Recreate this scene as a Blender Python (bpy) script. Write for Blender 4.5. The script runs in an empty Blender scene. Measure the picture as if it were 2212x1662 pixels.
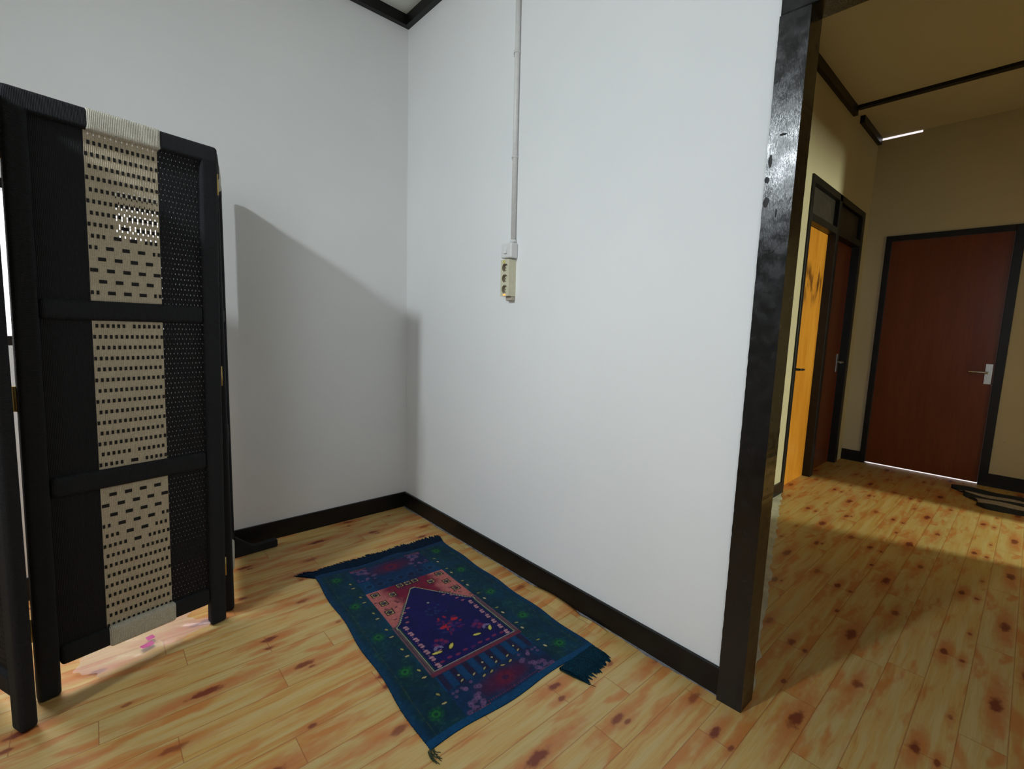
import bpy, bmesh, math, random
import numpy as np
from mathutils import Vector, Matrix
random.seed(7)
S = bpy.context.scene
COL = S.collection
R = math.radians

# ------------------------------------------------------------------ camera
cd = bpy.data.cameras.new('camera'); cam = bpy.data.objects.new('camera', cd); COL.objects.link(cam)
cam.location = (-1.422, -2.540, 1.125)
cam.rotation_euler = (R(83.223), R(-1.949), R(-41.830))
cd.sensor_fit = 'HORIZONTAL'; cd.sensor_width = 36; cd.lens = 16.503; cd.clip_start = 0.02
S.camera = cam
# ------------------------------------------------------------------ view / world
vs = S.view_settings; vs.view_transform = 'Standard'; vs.look = 'None'; vs.gamma = 1; vs.exposure = 0.0
vs.use_curve_mapping = False
w = bpy.data.worlds.new('daylight'); S.world = w; w.use_nodes = True
bgn = w.node_tree.nodes['Background']; bgn.inputs[0].default_value = (1.0, 0.94, 0.95, 1); bgn.inputs[1].default_value = 1.0

def area(name, loc, target, sx, sy, watts, color, spread=180):
    l = bpy.data.lights.new(name, 'AREA'); l.shape = 'RECTANGLE'; l.size = sx; l.size_y = sy
    l.energy = watts; l.color = color; l.spread = R(spread)
    o = bpy.data.objects.new(name, l); COL.objects.link(o); o.location = loc
    o.rotation_euler = (Vector(target) - Vector(loc)).to_track_quat('-Z', 'Y').to_euler()
    return o
# daylight through two windows and the hall door, plus one added fill lamp
area('daylight_high_window', (-2.80, -1.34, 2.53), (0, -1.2, 0.8), 0.12, 0.12, 13.3, (0.86, 0.95, 1.0), 110)
area('daylight_behind_screen', (-1.60, -0.035, 1.30), (-1.42, -0.80, 0.0), 0.80, 0.50, 9.5, (0.97, 0.96, 1.0), 110)
area('side_fill', (-2.80, -2.95, 1.60), (0, -1.6, 1.1), 1.4, 1.1, 8.8, (0.84, 0.93, 1.0), 90)  # added soft fill, out of view, brightens the outlet wall
area('daylight_hall_door', (3.05, -5.60, 1.40), (2.62, -1.4, 1.0), 0.14, 0.35, 122, (0.90, 1.0, 0.74))

# ------------------------------------------------------------------ node helper
class NT:
    def __init__(s, name, rough=0.6, metal=0.0):
        s.m = bpy.data.materials.new(name); s.m.use_nodes = True; s.t = s.m.node_tree
        s.b = s.t.nodes['Principled BSDF']; s.b.inputs['Roughness'].default_value = rough; s.b.inputs['Metallic'].default_value = metal
    def node(s, kind, **kw):
        n = s.t.nodes.new(kind)
        for k, v in kw.items(): setattr(n, k, v)
        return n
    def put(s, sock, v):
        if hasattr(v, 'is_output'): s.t.links.new(v, sock)
        elif isinstance(v, (tuple, list)): sock.default_value = (*v, 1) if (len(v) == 3 and len(sock.default_value) == 4) else v
        else: sock.default_value = v
    def M(s, op, a, b=0.0, c=0.0):
        n = s.node('ShaderNodeMath', operation=op); s.put(n.inputs[0], a); s.put(n.inputs[1], b); s.put(n.inputs[2], c); return n.outputs[0]
    def xyz(s, coord='Object'):
        tc = s.node('ShaderNodeTexCoord'); sp = s.node('ShaderNodeSeparateXYZ'); s.t.links.new(tc.outputs[coord], sp.inputs[0]); return sp.outputs
    def vec(s, x, y, z=0.0):
        n = s.node('ShaderNodeCombineXYZ'); s.put(n.inputs[0], x); s.put(n.inputs[1], y); s.put(n.inputs[2], z); return n.outputs[0]
    def noise(s, v, scale=1.0, detail=2.0, rough=0.5, dist=0.0):
        n = s.node('ShaderNodeTexNoise')
        if v is not None: s.put(n.inputs['Vector'], v)
        n.inputs['Scale'].default_value = scale; n.inputs['Detail'].default_value = detail
        n.inputs['Roughness'].default_value = rough; n.inputs['Distortion'].default_value = dist
        return n.outputs['Fac']
    def white(s, v):
        n = s.node('ShaderNodeTexWhiteNoise', noise_dimensions='1D'); s.put(n.inputs['W'], v); return n.outputs['Value']
    def step(s, v, a, b, lo=0.0, hi=1.0):
        n = s.node('ShaderNodeMapRange', interpolation_type='SMOOTHSTEP'); s.put(n.inputs[0], v)
        n.inputs[1].default_value = a; n.inputs[2].default_value = b; n.inputs[3].default_value = lo; n.inputs[4].default_value = hi
        return n.outputs[0]
    def mix(s, f, a, b, mode='MIX'):
        n = s.node('ShaderNodeMix', data_type='RGBA', blend_type=mode); s.put(n.inputs[0], f)
        s.put(n.inputs[6], a if hasattr(a, 'is_output') else (*a, 1)); s.put(n.inputs[7], b if hasattr(b, 'is_output') else (*b, 1)); return n.outputs[2]
    def color(s, c): s.put(s.b.inputs['Base Color'], c if hasattr(c, 'is_output') else (*c, 1)); return s
    def bump(s, h, strength=0.3, dist=0.002):
        n = s.node('ShaderNodeBump'); n.inputs['Strength'].default_value = strength; n.inputs['Distance'].default_value = dist
        s.put(n.inputs['Height'], h); s.t.links.new(n.outputs[0], s.b.inputs['Normal']); return s

def plain(name, c, rough=0.6, metal=0.0, var=0.12, scale=30, bump=0.1, spec=0.5):
    t = NT(name, rough, metal); x, y, z = t.xyz(); n = t.noise(t.vec(x, y, z), scale, 3)
    t.color(t.mix(t.step(n, 0.3, 0.7), tuple(v*(1-var) for v in c), tuple(min(1, v*(1+var)) for v in c)))
    t.bump(n, bump, 0.002); t.b.inputs['Specular IOR Level'].default_value = spec
    return t.m

def mat_wall(name, c1, c2):
    t = NT(name, 0.75); x, y, z = t.xyz(); v = t.vec(x, y, z)
    big = t.noise(v, 1.3, 3); fine = t.noise(v, 140, 2); mid = t.noise(v, 14, 4)
    col = t.mix(t.step(big, 0.3, 0.7), c1, c2)
    vor = t.node('ShaderNodeTexVoronoi'); t.put(vor.inputs['Vector'], v); vor.inputs['Scale'].default_value = 2.6
    col = t.mix(t.step(vor.outputs['Distance'], 0.018, 0.006), col, (0.35, 0.33, 0.3))
    t.color(col); t.bump(t.M('ADD', fine, mid), 0.18, 0.0012); return t.m

def mat_floor():
    t = NT('pine_print_vinyl', 0.38); x, y, z = t.xyz()
    P, Q, PW = 0.62, 0.80, 0.10
    ys = t.M('ADD', y, 0.01); q = t.M('DIVIDE', ys, PW); idx = t.M('FLOOR', q); fy = t.M('FRACT', q)
    im = t.M('FLOORED_MODULO', idx, 8.0) if False else t.M('SUBTRACT', idx, t.M('MULTIPLY', t.M('FLOOR', t.M('DIVIDE', idx, 8.0)), 8.0))
    h = t.white(t.M('ADD', im, 3.3)); h2 = t.white(t.M('ADD', im, 21.7))
    lx = t.M('FRACT', t.M('DIVIDE', t.M('SUBTRACT', x, t.M('MULTIPLY', h, P)), P))      # 0..1 inside a printed board
    px = t.M('MULTIPLY', t.M('FRACT', t.M('DIVIDE', x, P)), P)
    py = t.M('MULTIPLY', t.M('FRACT', t.M('DIVIDE', y, Q)), Q)
    ly = t.M('ADD', t.M('MULTIPLY', fy, PW), im)
    v0 = t.vec(t.M('MULTIPLY', lx, P), ly, t.M('MULTIPLY', h2, 9.0))
    warp = t.noise(t.vec(t.M('MULTIPLY', lx, 4.0), t.M('MULTIPLY', ly, 18.0), h), 1.0, 2)
    streak = t.noise(t.vec(t.M('MULTIPLY', lx, 1.6), t.M('ADD', t.M('MULTIPLY', ly, 55.0), t.M('MULTIPLY', warp, 1.2)), h), 1.0, 4, 0.62)
    fine = t.noise(t.vec(t.M('MULTIPLY', lx, 5.0), t.M('ADD', t.M('MULTIPLY', ly, 330.0), t.M('MULTIPLY', warp, 5.0)), h), 1.0, 2, 0.5)
    blot = t.noise(t.vec(t.M('MULTIPLY', lx, 2.6), t.M('MULTIPLY', ly, 16.0), t.M('ADD', h, 5.0)), 1.0, 3, 0.55)
    base = t.mix(h2, (0.61, 0.375, 0.110), (0.57, 0.395, 0.140))
    base = t.mix(t.step(streak, 0.42, 0.62, 0, 0.55), base, (0.63, 0.50, 0.24))
    base = t.mix(t.step(blot, 0.48, 0.66, 0, 0.85), base, (0.56, 0.19, 0.042))
    base = t.mix(t.step(streak, 0.44, 0.30, 0, 0.60), base, (0.52, 0.175, 0.04))
    base = t.mix(t.step(fine, 0.42, 0.62, 0, 0.16), base, (0.50, 0.25, 0.08))
    # knots of the repeating print: x, y inside the repeat, radius along, across, depth
    K = [(.469, .352, .021, .010, 1.), (.452, .300, .011, .007, .9), (.225, .297, .012, .007, .9), (.084, .216, .036, .014, 1.),
         (.403, .132, .020, .011, .8), (.239, .765, .021, .010, 1.), (.222, .716, .012, .007, .9), (.462, .712, .011, .006, .7),
         (.022, .622, .036, .013, 1.), (.290, .560, .026, .010, .9), (.306, .536, .011, .006, .8), (.545, .455, .026, .010, .7)]
    nd = t.noise(t.vec(x, t.M('MULTIPLY', y, 1.5), 0.0), 38.0, 2)
    wob = t.M('MULTIPLY', t.M('SUBTRACT', nd, 0.5), 1.5)
    kn = 0.0; ha = 0.0
    for kx, ky, rx, ry, s_ in K:
        rx, ry = rx*1.2, ry*1.15
        dx = t.M('WRAP', t.M('SUBTRACT', px, kx), P/2, -P/2); dy = t.M('WRAP', t.M('SUBTRACT', py, ky), Q/2, -Q/2)
        ax = t.M('DIVIDE', dx, rx); ay = t.M('DIVIDE', dy, ry)
        d = t.M('SQRT', t.M('ADD', t.M('MULTIPLY', ax, ax), t.M('MULTIPLY', ay, ay)))
        d = t.M('ADD', d, wob)
        kn = t.M('MAXIMUM', kn, t.step(d, 1.35, 0.55, 0, s_))
        ax2 = t.M('DIVIDE', dx, rx*5.5); ay2 = t.M('DIVIDE', dy, ry*2.4)
        d2 = t.M('ADD', t.M('SQRT', t.M('ADD', t.M('MULTIPLY', ax2, ax2), t.M('MULTIPLY', ay2, ay2))), t.M('MULTIPLY', wob, 0.35))
        ha = t.M('MAXIMUM', ha, t.step(d2, 1.2, 0.25, 0, 0.8*s_))
    base = t.mix(ha, base, (0.53, 0.165, 0.045))
    base = t.mix(t.M('MULTIPLY', kn, 0.90), base, (0.17, 0.026, 0.014))
    seam = t.step(t.M('ABSOLUTE', t.M('SUBTRACT', fy, 0.5)), 0.478, 0.497)
    joint = t.step(t.M('ABSOLUTE', t.M('SUBTRACT', lx, 0.5)), 0.4965, 0.4995)
    base = t.mix(t.M('MULTIPLY', t.M('MAXIMUM', seam, joint), 0.60), base, (0.30, 0.085, 0.025))
    t.color(base)
    wv = t.noise(t.vec(x, y, 0.0), 5.0, 2)
    t.bump(t.M('ADD', t.M('MULTIPLY', wv, 4.0), t.M('MULTIPLY', fine, 0.35)), 0.25, 0.002)
    t.put(t.b.inputs['Roughness'], t.step(streak, 0.2, 0.8, 0.34, 0.5))
    return t.m

def mat_black_gloss():
    t = NT('black_gloss_paint', 0.2); x, y, z = t.xyz()
    g = t.noise(t.vec(t.M('MULTIPLY', x, 260), t.M('MULTIPLY', y, 260), t.M('MULTIPLY', z, 40)), 1.0, 3, 0.6)
    p = t.noise(t.vec(x, y, z), 28, 3)
    t.color(t.mix(t.step(p, 0.35, 0.7), (0.0018, 0.0020, 0.0026), (0.004, 0.004, 0.005)))
    t.put(t.b.inputs['Roughness'], t.step(p, 0.3, 0.7, 0.16, 0.28))
    t.b.inputs['Specular IOR Level'].default_value = 0.55
    t.bump(t.M('ADD', g, t.M('MULTIPLY', p, 0.2)), 0.38, 0.0014); return t.m

def mat_cord(name, c, axis, pitch, rough=0.75, spec=0.25):
    """twisted paper cord wound side by side: ridges across the given axis"""
    t = NT(name, rough); co = t.xyz(); a = co[axis]
    r = t.M('ABSOLUTE', t.M('SINE', t.M('MULTIPLY', a, math.pi/pitch)))
    n = t.noise(t.vec(*co), 220, 2)
    col = t.mix(t.step(n, 0.3, 0.7), tuple(v*0.92 for v in c), tuple(min(1, v*1.12) for v in c))
    col = t.mix(t.step(r, 0.45, 0.0, 0, 0.55), col, tuple(v*0.55 for v in c))
    t.color(col); t.b.inputs['Specular IOR Level'].default_value = spec
    t.bump(t.M('ADD', r, t.M('MULTIPLY', n, 0.3)), 0.6, 0.0015); return t.m

def mat_doorwood(name, a, b, stain=False):
    t = NT(name, 0.32); x, y, z = t.xyz()
    g = t.noise(t.vec(t.M('MULTIPLY', x, 9), t.M('MULTIPLY', y, 9), t.M('MULTIPLY', z, 1.2)), 1.0, 4, 0.6)
    f = t.noise(t.vec(t.M('MULTIPLY', x, 120), t.M('MULTIPLY', y, 120), t.M('MULTIPLY', z, 6)), 1.0, 2)
    col = t.mix(t.step(g, 0.3, 0.7), a, b)
    col = t.mix(t.step(f, 0.45, 0.7, 0, 0.25), col, tuple(v*0.5 for v in a))
    if stain:
        s1 = t.noise(t.vec(t.M('MULTIPLY', x, 16), 0.0, t.M('MULTIPLY', z, 4.0)), 1.0, 3)
        zz = t.M('MULTIPLY', t.step(z, 1.32, 1.48), t.step(z, 1.72, 1.60))
        col = t.mix(t.M('MULTIPLY', t.M('MULTIPLY', zz, t.step(s1, 0.46, 0.60)), 0.85), col, (0.07, 0.02, 0.008))
    t.color(col); t.bump(f, 0.1, 0.001); t.b.inputs['Specular IOR Level'].default_value = 0.3; return t.m

def mat_pane(name, c, strength):
    t = NT(name, 0.3); t.color((0.8, 0.85, 0.88)); x, y, z = t.xyz(); n = t.noise(t.vec(x, y, z), 9, 2)
    t.put(t.b.inputs['Emission Color'], t.mix(n, c, tuple(min(1, v*1.08) for v in c))); t.b.inputs['Emission Strength'].default_value = strength
    return t.m

M = {}
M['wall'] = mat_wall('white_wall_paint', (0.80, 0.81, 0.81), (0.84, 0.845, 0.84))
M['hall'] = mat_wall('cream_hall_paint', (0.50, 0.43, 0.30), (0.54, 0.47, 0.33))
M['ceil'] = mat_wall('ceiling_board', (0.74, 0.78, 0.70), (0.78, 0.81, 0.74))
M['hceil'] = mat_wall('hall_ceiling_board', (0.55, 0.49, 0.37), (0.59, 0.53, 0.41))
M['floor'] = mat_floor()
M['bare'] = plain('bare_cement_floor', (0.66, 0.62, 0.50), 0.8, var=0.15, scale=12)
M['gloss'] = mat_black_gloss()
M['skirt'] = plain('dark_skirting_paint', (0.0045, 0.0038, 0.0036), 0.42, var=0.5, scale=9, spec=0.35)
M['frame_h'] = mat_cord('black_paper_cord_rail', (0.017, 0.018, 0.021), 0, 0.0030)
M['frame_v'] = mat_cord('black_paper_cord_post', (0.017, 0.018, 0.021), 2, 0.0030)
M['cream_h'] = mat_cord('cream_paper_cord_rail', (0.62, 0.59, 0.50), 0, 0.0042)
M['cream_w'] = mat_cord('cream_woven_cord', (0.57, 0.49, 0.355), 0, 0.0043)
M['dark_w'] = mat_cord('black_woven_cord', (0.013, 0.013, 0.015), 0, 0.0036)
M['mark'] = plain('black_cross_cord', (0.008, 0.008, 0.008), 0.8, var=0.3, scale=200)
M['brass'] = plain('brass_hinge', (0.55, 0.38, 0.12), 0.35, 0.9, scale=80)
M['orange'] = mat_doorwood('orange_door_veneer', (0.60, 0.22, 0.020), (0.72, 0.30, 0.035), True)
M['brown'] = mat_doorwood('brown_door_veneer', (0.135, 0.032, 0.008), (0.165, 0.040, 0.010))
M['chrome'] = plain('brushed_metal', (0.55, 0.56, 0.56), 0.35, 0.9, scale=120)
M['darkmetal'] = plain('dark_lever_metal', (0.03, 0.03, 0.03), 0.4, 0.6, scale=120)
M['pvc'] = plain('white_pvc', (0.72, 0.71, 0.69), 0.4, var=0.03, scale=60, bump=0.02)
M['switch'] = plain('white_switch_plastic', (0.74, 0.74, 0.73), 0.35, var=0.03, scale=60, bump=0.02)
M['strip'] = plain('ivory_socket_plastic', (0.66, 0.63, 0.46), 0.35, var=0.04, scale=60, bump=0.02)
M['strip2'] = plain('beige_recess_plastic', (0.30, 0.25, 0.18), 0.5, var=0.05, scale=60)
M['hole'] = plain('dark_contact_hole', (0.01, 0.01, 0.01), 0.6, var=0.1)
M['sticker'] = plain('yellow_sticker', (0.62, 0.55, 0.14), 0.5, var=0.05)
M['pink'] = plain('pink_print', (0.50, 0.08, 0.25), 0.4, var=0.1)
M['mat_dark'] = plain('charcoal_mat_wool', (0.014, 0.016, 0.022), 0.95, var=0.4, scale=150, bump=0.6)
M['mat_light'] = plain('beige_mat_stripe', (0.30, 0.24, 0.20), 0.95, var=0.25, scale=150, bump=0.6)
M['caulk'] = plain('grey_cement_line', (0.16, 0.16, 0.17), 0.8, var=0.4, scale=40)
def mat_led():
    t = NT('neon_indicator', 0.3); t.color((0.9, 0.35, 0.08)); t.put(t.b.inputs['Emission Color'], (1, 0.30, 0.06, 1)); t.b.inputs['Emission Strength'].default_value = 1.6; return t.m
M['led'] = mat_led()
def mat_plastic():
    t = NT('clear_plastic_film', 0.18); t.color((0.92, 0.86, 0.86)); x, y, z = t.xyz()
    t.b.inputs['Alpha'].default_value = 0.22; t.b.inputs['Specular IOR Level'].default_value = 0.9
    t.bump(t.noise(t.vec(x, y, z), 60, 3, 0.6, 0.6), 0.6, 0.003); return t.m
M['film'] = mat_plastic()

# ------------------------------------------------------------------ mesh helpers
def obj(name, bm, mats, parent=None, smooth=False, bevel=0.0, seg=2):
    me = bpy.data.meshes.new(name); bmesh.ops.recalc_face_normals(bm, faces=bm.faces); bm.to_mesh(me); bm.free()
    if not isinstance(mats, (list, tuple)): mats = [mats]
    for m in mats: me.materials.append(m)
    if smooth: me.shade_smooth()
    o = bpy.data.objects.new(name, me); COL.objects.link(o)
    if parent: o.parent = parent
    if bevel:
        b = o.modifiers.new('bevel', 'BEVEL'); b.width = bevel; b.segments = seg; b.limit_method = 'ANGLE'
    return o
def box(bm, x0, x1, y0, y1, z0, z1, mi=0, mtx=None):
    v = [bm.verts.new((x, y, z)) for x in (x0, x1) for y in (y0, y1) for z in (z0, z1)]
    if mtx: 
        for q in v: q.co = mtx @ q.co
    for f in ((0,1,3,2),(4,6,7,5),(0,4,5,1),(2,3,7,6),(0,2,6,4),(1,5,7,3)):
        bm.faces.new([v[i] for i in f]).material_index = mi
    return v
def cyl(bm, a, b, r, n=16, mi=0, r2=None, caps=True):
    a, b = Vector(a), Vector(b); d = (b-a).normalized(); u = d.orthogonal().normalized(); w_ = d.cross(u); r2 = r if r2 is None else r2
    A = [bm.verts.new(a + r*(math.cos(2*math.pi*i/n)*u + math.sin(2*math.pi*i/n)*w_)) for i in range(n)]
    B = [bm.verts.new(b + r2*(math.cos(2*math.pi*i/n)*u + math.sin(2*math.pi*i/n)*w_)) for i in range(n)]
    for i in range(n):
        f = bm.faces.new((A[i], A[(i+1)%n], B[(i+1)%n], B[i])); f.material_index = mi; f.smooth = True
    if caps:
        bm.faces.new(A[::-1]).material_index = mi; bm.faces.new(B).material_index = mi
def tube(bm, pts, r, n=10, mi=0):
    pts = [Vector(p) for p in pts]; rings = []
    for i, p in enumerate(pts):
        d = (pts[min(i+1, len(pts)-1)] - pts[max(i-1, 0)]).normalized(); u = d.cross(Vector((0.13, 0.21, 1))).normalized() if abs(d.z) < .95 else d.cross(Vector((1, 0, 0))).normalized(); w_ = d.cross(u)
        rings.append([bm.verts.new(p + r*(math.cos(2*math.pi*k/n)*u + math.sin(2*math.pi*k/n)*w_)) for k in range(n)])
    for a, b in zip(rings, rings[1:]):
        for k in range(n):
            f = bm.faces.new((a[k], a[(k+1)%n], b[(k+1)%n], b[k])); f.smooth = True; f.material_index = mi
    bm.faces.new(rings[0][::-1]).material_index = mi; bm.faces.new(rings[-1]).material_index = mi
def prism(bm, poly, z0, z1, mi=0, mtx=None):
    """closed polygon in local XZ, extruded along local Y"""
    A = [bm.verts.new((p[0], z0, p[1])) for p in poly]; B = [bm.verts.new((p[0], z1, p[1])) for p in poly]
    if mtx:
        for q in A+B: q.co = mtx @ q.co
    bm.faces.new(A).material_index = mi; bm.faces.new(B[::-1]).material_index = mi
    for i in range(len(poly)):
        bm.faces.new((A[i], B[i], B[(i+1)%len(poly)], A[(i+1)%len(poly)])).material_index = mi
def grid_box(name_bm, xs, ys, zs):
    pass
def empty(name, loc=(0,0,0), rz=0.0, label=None, cat=None, group=None):
    o = bpy.data.objects.new(name, None); COL.objects.link(o); o.location = loc; o.rotation_euler = (0, 0, rz); o.empty_display_size = .05
    if label: o['label'] = label
    if cat: o['category'] = cat
    if group: o['group'] = group
    return o
def tag(o, label, cat=None, group=None):
    o['label'] = label
    if cat: o['category'] = cat
    if group: o['group'] = group
    return o
def struct(name, bm, mats, label=None, cat=None, **kw):
    o = obj(name, bm, mats, **kw); o['kind'] = 'structure'
    o['label'] = label or name.replace('_', ' '); o['category'] = cat or name.split('_')[0]
    return o
def bx(*boxes):
    bm = bmesh.new()
    for b in boxes: box(bm, *b)
    return bm

# ------------------------------------------------------------------ room shell
XL, YB = -2.86, -4.20        # left and back wall of the room
ZC, HZ = 2.82, 2.90          # ceilings
FX, HY, HE = 3.885, -1.40, -3.60   # hall: far wall, left wall, near end wall

# floor: printed vinyl, with a strip of bare cement left along its torn edge in the hall
bm = bmesh.new()
rr = random.Random(3); jag = []
for i in range(61):
    f = i/60; x = 2.36 + (0.105-2.36)*f; y = -1.389 - 0.2976*(2.36-x)
    jag.append((x, y + rr.uniform(-.010, .010)))
outer = [(-2.90, -4.24), (0.0, -4.24), (0.0, -3.64), (2.3, -3.64), (2.3, -4.24), (3.1, -4.24), (3.1, -3.64), (FX+0.03, -3.64), (FX+0.03, -1.27), (2.36, -1.27)]
V = [bm.verts.new((p[0], p[1], 0)) for p in outer]
J = [bm.verts.new((p[0], p[1], 0)) for p in jag]
W0 = [bm.verts.new((0.03, -2.02, 0)), bm.verts.new((0.03, 0.03, 0)), bm.verts.new((-2.90, 0.03, 0))]
f1 = bm.faces.new(V + J + W0)
Jt = [V[-1]] + [bm.verts.new((p[0], -1.27, 0)) for p in jag[1:]]
for i in range(60): bm.faces.new((J[i], J[i+1], Jt[i+1], Jt[i])).material_index = 1
bm.faces.new((J[60], W0[0], bm.verts.new((0.03, -1.27, 0)), Jt[60])).material_index = 1
bmesh.ops.triangulate(bm, faces=bm.faces[:])
struct('floor', bm, [M['floor'], M['bare']], 'floor of pine board print vinyl with a bare cement strip at its torn edge', 'floor')

# lifted edge of the vinyl sheet curling against the skirting
bm = bmesh.new(); prev = None; rr = random.Random(17); n = 70
for i in range(n+1):
    f = i/n; y = -1.18 - .40*f
    lift = .0008 + .010*max(0, math.sin(math.pi*min(1, f/.62)))*(1 if f < .62 else 0) + (.006*math.sin(math.pi*(f-.66)/.34) if f > .66 else 0)
    xe = -.0150 - (.010*(f-.60)/.06 if .60 < f < .66 else (.010 if f >= .66 else 0))
    row = [bm.verts.new((-.075, y, .0006)), bm.verts.new((-.050, y, .0012+lift*.35)), bm.verts.new((-.030, y, .0014+lift*.8)), bm.verts.new((xe, y, .0014+lift)), bm.verts.new((xe, y, .0004+lift*.6))]
    if prev:
        for a in range(4): bm.faces.new((prev[a], row[a], row[a+1], prev[a+1])).smooth = a < 3
    prev = row
obj('vinyl_edge', bm, M['floor'], bpy.data.objects['floor'])

# walls of the room (each a slab with thickness); window openings cut out as boxes around them
WA = (-2.06, -1.14, 1.00, 1.60)     # window in wall behind the screen: x0,x1,z0,z1
struct('wall_back', bx((XL, WA[0], 0, .10, 0, ZC), (WA[1], 0.10, 0, .10, 0, ZC), (WA[0], WA[1], 0, .10, 0, WA[2]), (WA[0], WA[1], 0, .10, WA[3], ZC)),
       M['wall'], 'white painted wall left of the corner, behind the woven screen', 'wall')
DY0, DY1, DZ = -2.065, -3.10, 1.96   # doorway
struct('wall_right', bx((0, .055, -2.0, 0.0, 0, ZC), (0, .055, -3.18, -2.0, 2.06, 2.95), (0, .055, -2.0, 0.0, ZC, 2.95), (0, .055, YB-.04, -3.18, 0, 2.95)),
       M['wall'], 'white painted wall with the power outlet and conduit', 'wall')
WB = (-3.70, -2.20, 1.00, 2.20)  # opening for the added fill window
WL = (-1.50, -0.86, 2.38, 2.70)
struct('wall_left', bx((XL-.1, XL, YB, WB[0], 0, ZC), (XL-.1, XL, WB[0], WB[1], 0, WB[2]), (XL-.1, XL, WB[0], WB[1], WB[3], ZC), (XL-.1, XL, WB[1], WL[0], 0, ZC), (XL-.1, XL, WL[1], 0.1, 0, ZC), (XL-.1, XL, WL[0], WL[1], 0, WL[2]), (XL-.1, XL, WL[0], WL[1], WL[3], ZC)), M['wall'], 'white wall on the left of the room', 'wall')
struct('wall_front', bx((XL-.1, 0.0, YB-.1, YB, 0, ZC)), M['wall'], 'white wall behind the camera', 'wall')
struct('ceiling', bx((XL-.1, 0.0, YB-.1, .10, ZC, ZC+.06)), M['ceil'], 'pale ceiling board of the room', 'ceiling')
# hall shell
FR = (2.27, 3.70, 2.235)     # twin door frame x0,x1,top
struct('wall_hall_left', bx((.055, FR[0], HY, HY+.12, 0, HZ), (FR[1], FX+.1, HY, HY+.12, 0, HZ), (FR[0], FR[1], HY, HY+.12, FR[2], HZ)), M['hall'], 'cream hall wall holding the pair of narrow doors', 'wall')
D3 = (-2.39, -1.545, 2.045)
GZ = 2.884
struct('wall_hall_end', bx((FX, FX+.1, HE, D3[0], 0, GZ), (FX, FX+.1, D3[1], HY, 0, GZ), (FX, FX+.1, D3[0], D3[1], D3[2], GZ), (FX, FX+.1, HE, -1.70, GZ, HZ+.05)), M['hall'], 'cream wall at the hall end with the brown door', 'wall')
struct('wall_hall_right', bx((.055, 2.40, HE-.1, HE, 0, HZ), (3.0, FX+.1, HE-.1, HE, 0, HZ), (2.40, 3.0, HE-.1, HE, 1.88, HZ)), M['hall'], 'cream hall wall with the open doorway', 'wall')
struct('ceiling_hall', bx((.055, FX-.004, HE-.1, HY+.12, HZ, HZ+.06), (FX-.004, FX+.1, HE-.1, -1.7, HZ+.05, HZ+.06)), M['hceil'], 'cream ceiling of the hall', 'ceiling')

struct('wall_vestibule', bx((2.20, 2.26, -6.1, HE-.1, 0, 2.5), (3.40, 3.46, -6.1, HE-.1, 0, 2.5), (2.26, 3.40, -6.1, -6.04, 0, 2.5), (2.20, 3.46, -6.1, HE-.1, 2.5, 2.56), (2.20, 3.46, -6.1, HE-.1, -.05, -.001)), M['hall'], 'added unseen shell beyond the hall doorway, blocking outside light', 'wall')  # enclosure added around the hall lamp to keep sky light out

# skirting and ceiling trims
struct('baseboard_back', bx((XL, -0.012, -.012, 0.0, 0, .092)), M['skirt'], 'black skirting below the wall behind the screen', 'baseboard', bevel=.002)
struct('baseboard_right', bx((-.014, 0.0, -1.994, 0, 0, .092)), M['skirt'], 'black skirting below the outlet wall', 'baseboard', bevel=.002)
struct('baseboard_left', bx((XL, XL+.012, YB, -.012, 0, .092)), M['skirt'], 'black skirting of the left wall', 'baseboard')
struct('baseboard_hall_left', bx((.055, FR[0]-.002, HY-.012, HY, 0, .085)), M['skirt'], 'black skirting left of the twin doors', 'baseboard')
struct('baseboard_hall_end', bx((FX-.012, FX, D3[1]+.001, HY-.001, 0, .10), (FX-.012, FX, HE, D3[0]-.001, 0, .105)), M['skirt'], 'black skirting beside the brown door', 'baseboard')
struct('trim_1', bx((XL, -.03, -.03, 0.0, 2.765, ZC)), M['skirt'], 'black ceiling trim over the wall behind the screen', 'trim')
struct('trim_2', bx((-.03, 0.0, YB, 0, 2.765, ZC)), M['skirt'], 'black ceiling trim over the outlet wall', 'trim')
struct('trim_3', bx((.055, 3.05, HY-.03, HY, 2.835, HZ)), M['skirt'], 'black ceiling trim along the hall wall over the twin doors', 'trim')
struct('trim_4', bx((3.02, 3.07, HE, HY-.03, HZ-.022, HZ)), M['skirt'], 'black trim strip crossing the hall ceiling', 'trim')
struct('trim_5', bx((3.24, FX-.02, HY-.032, HY, 2.845, HZ)), M['skirt'], 'short broken piece of black ceiling trim near the light gap', 'trim')
# cement smear line where the vinyl meets the skirting
bm = bmesh.new(); rr = random.Random(5); pts = []
n = 120
A = []
for i in range(n+1):
    y = -0.01 - 1.98*i/n
    wd = max(.0012, .004 + .005*math.sin(i*.31) + rr.uniform(-.002, .003))
    A.append((bm.verts.new((-.0135, y, .0004)), bm.verts.new((-.0135, y, .004)), bm.verts.new((-.0145-wd, y, .0006))))
for a, b in zip(A, A[1:]):
    bm.faces.new((a[1], b[1], b[2], a[2])); bm.faces.new((a[0], a[2], b[2], b[0])); bm.faces.new((a[0], b[0], b[1], a[1]))
struct('trim_6', bm, M['caulk'], 'thin grey cement line along the foot of the outlet wall skirting', 'trim')

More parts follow.
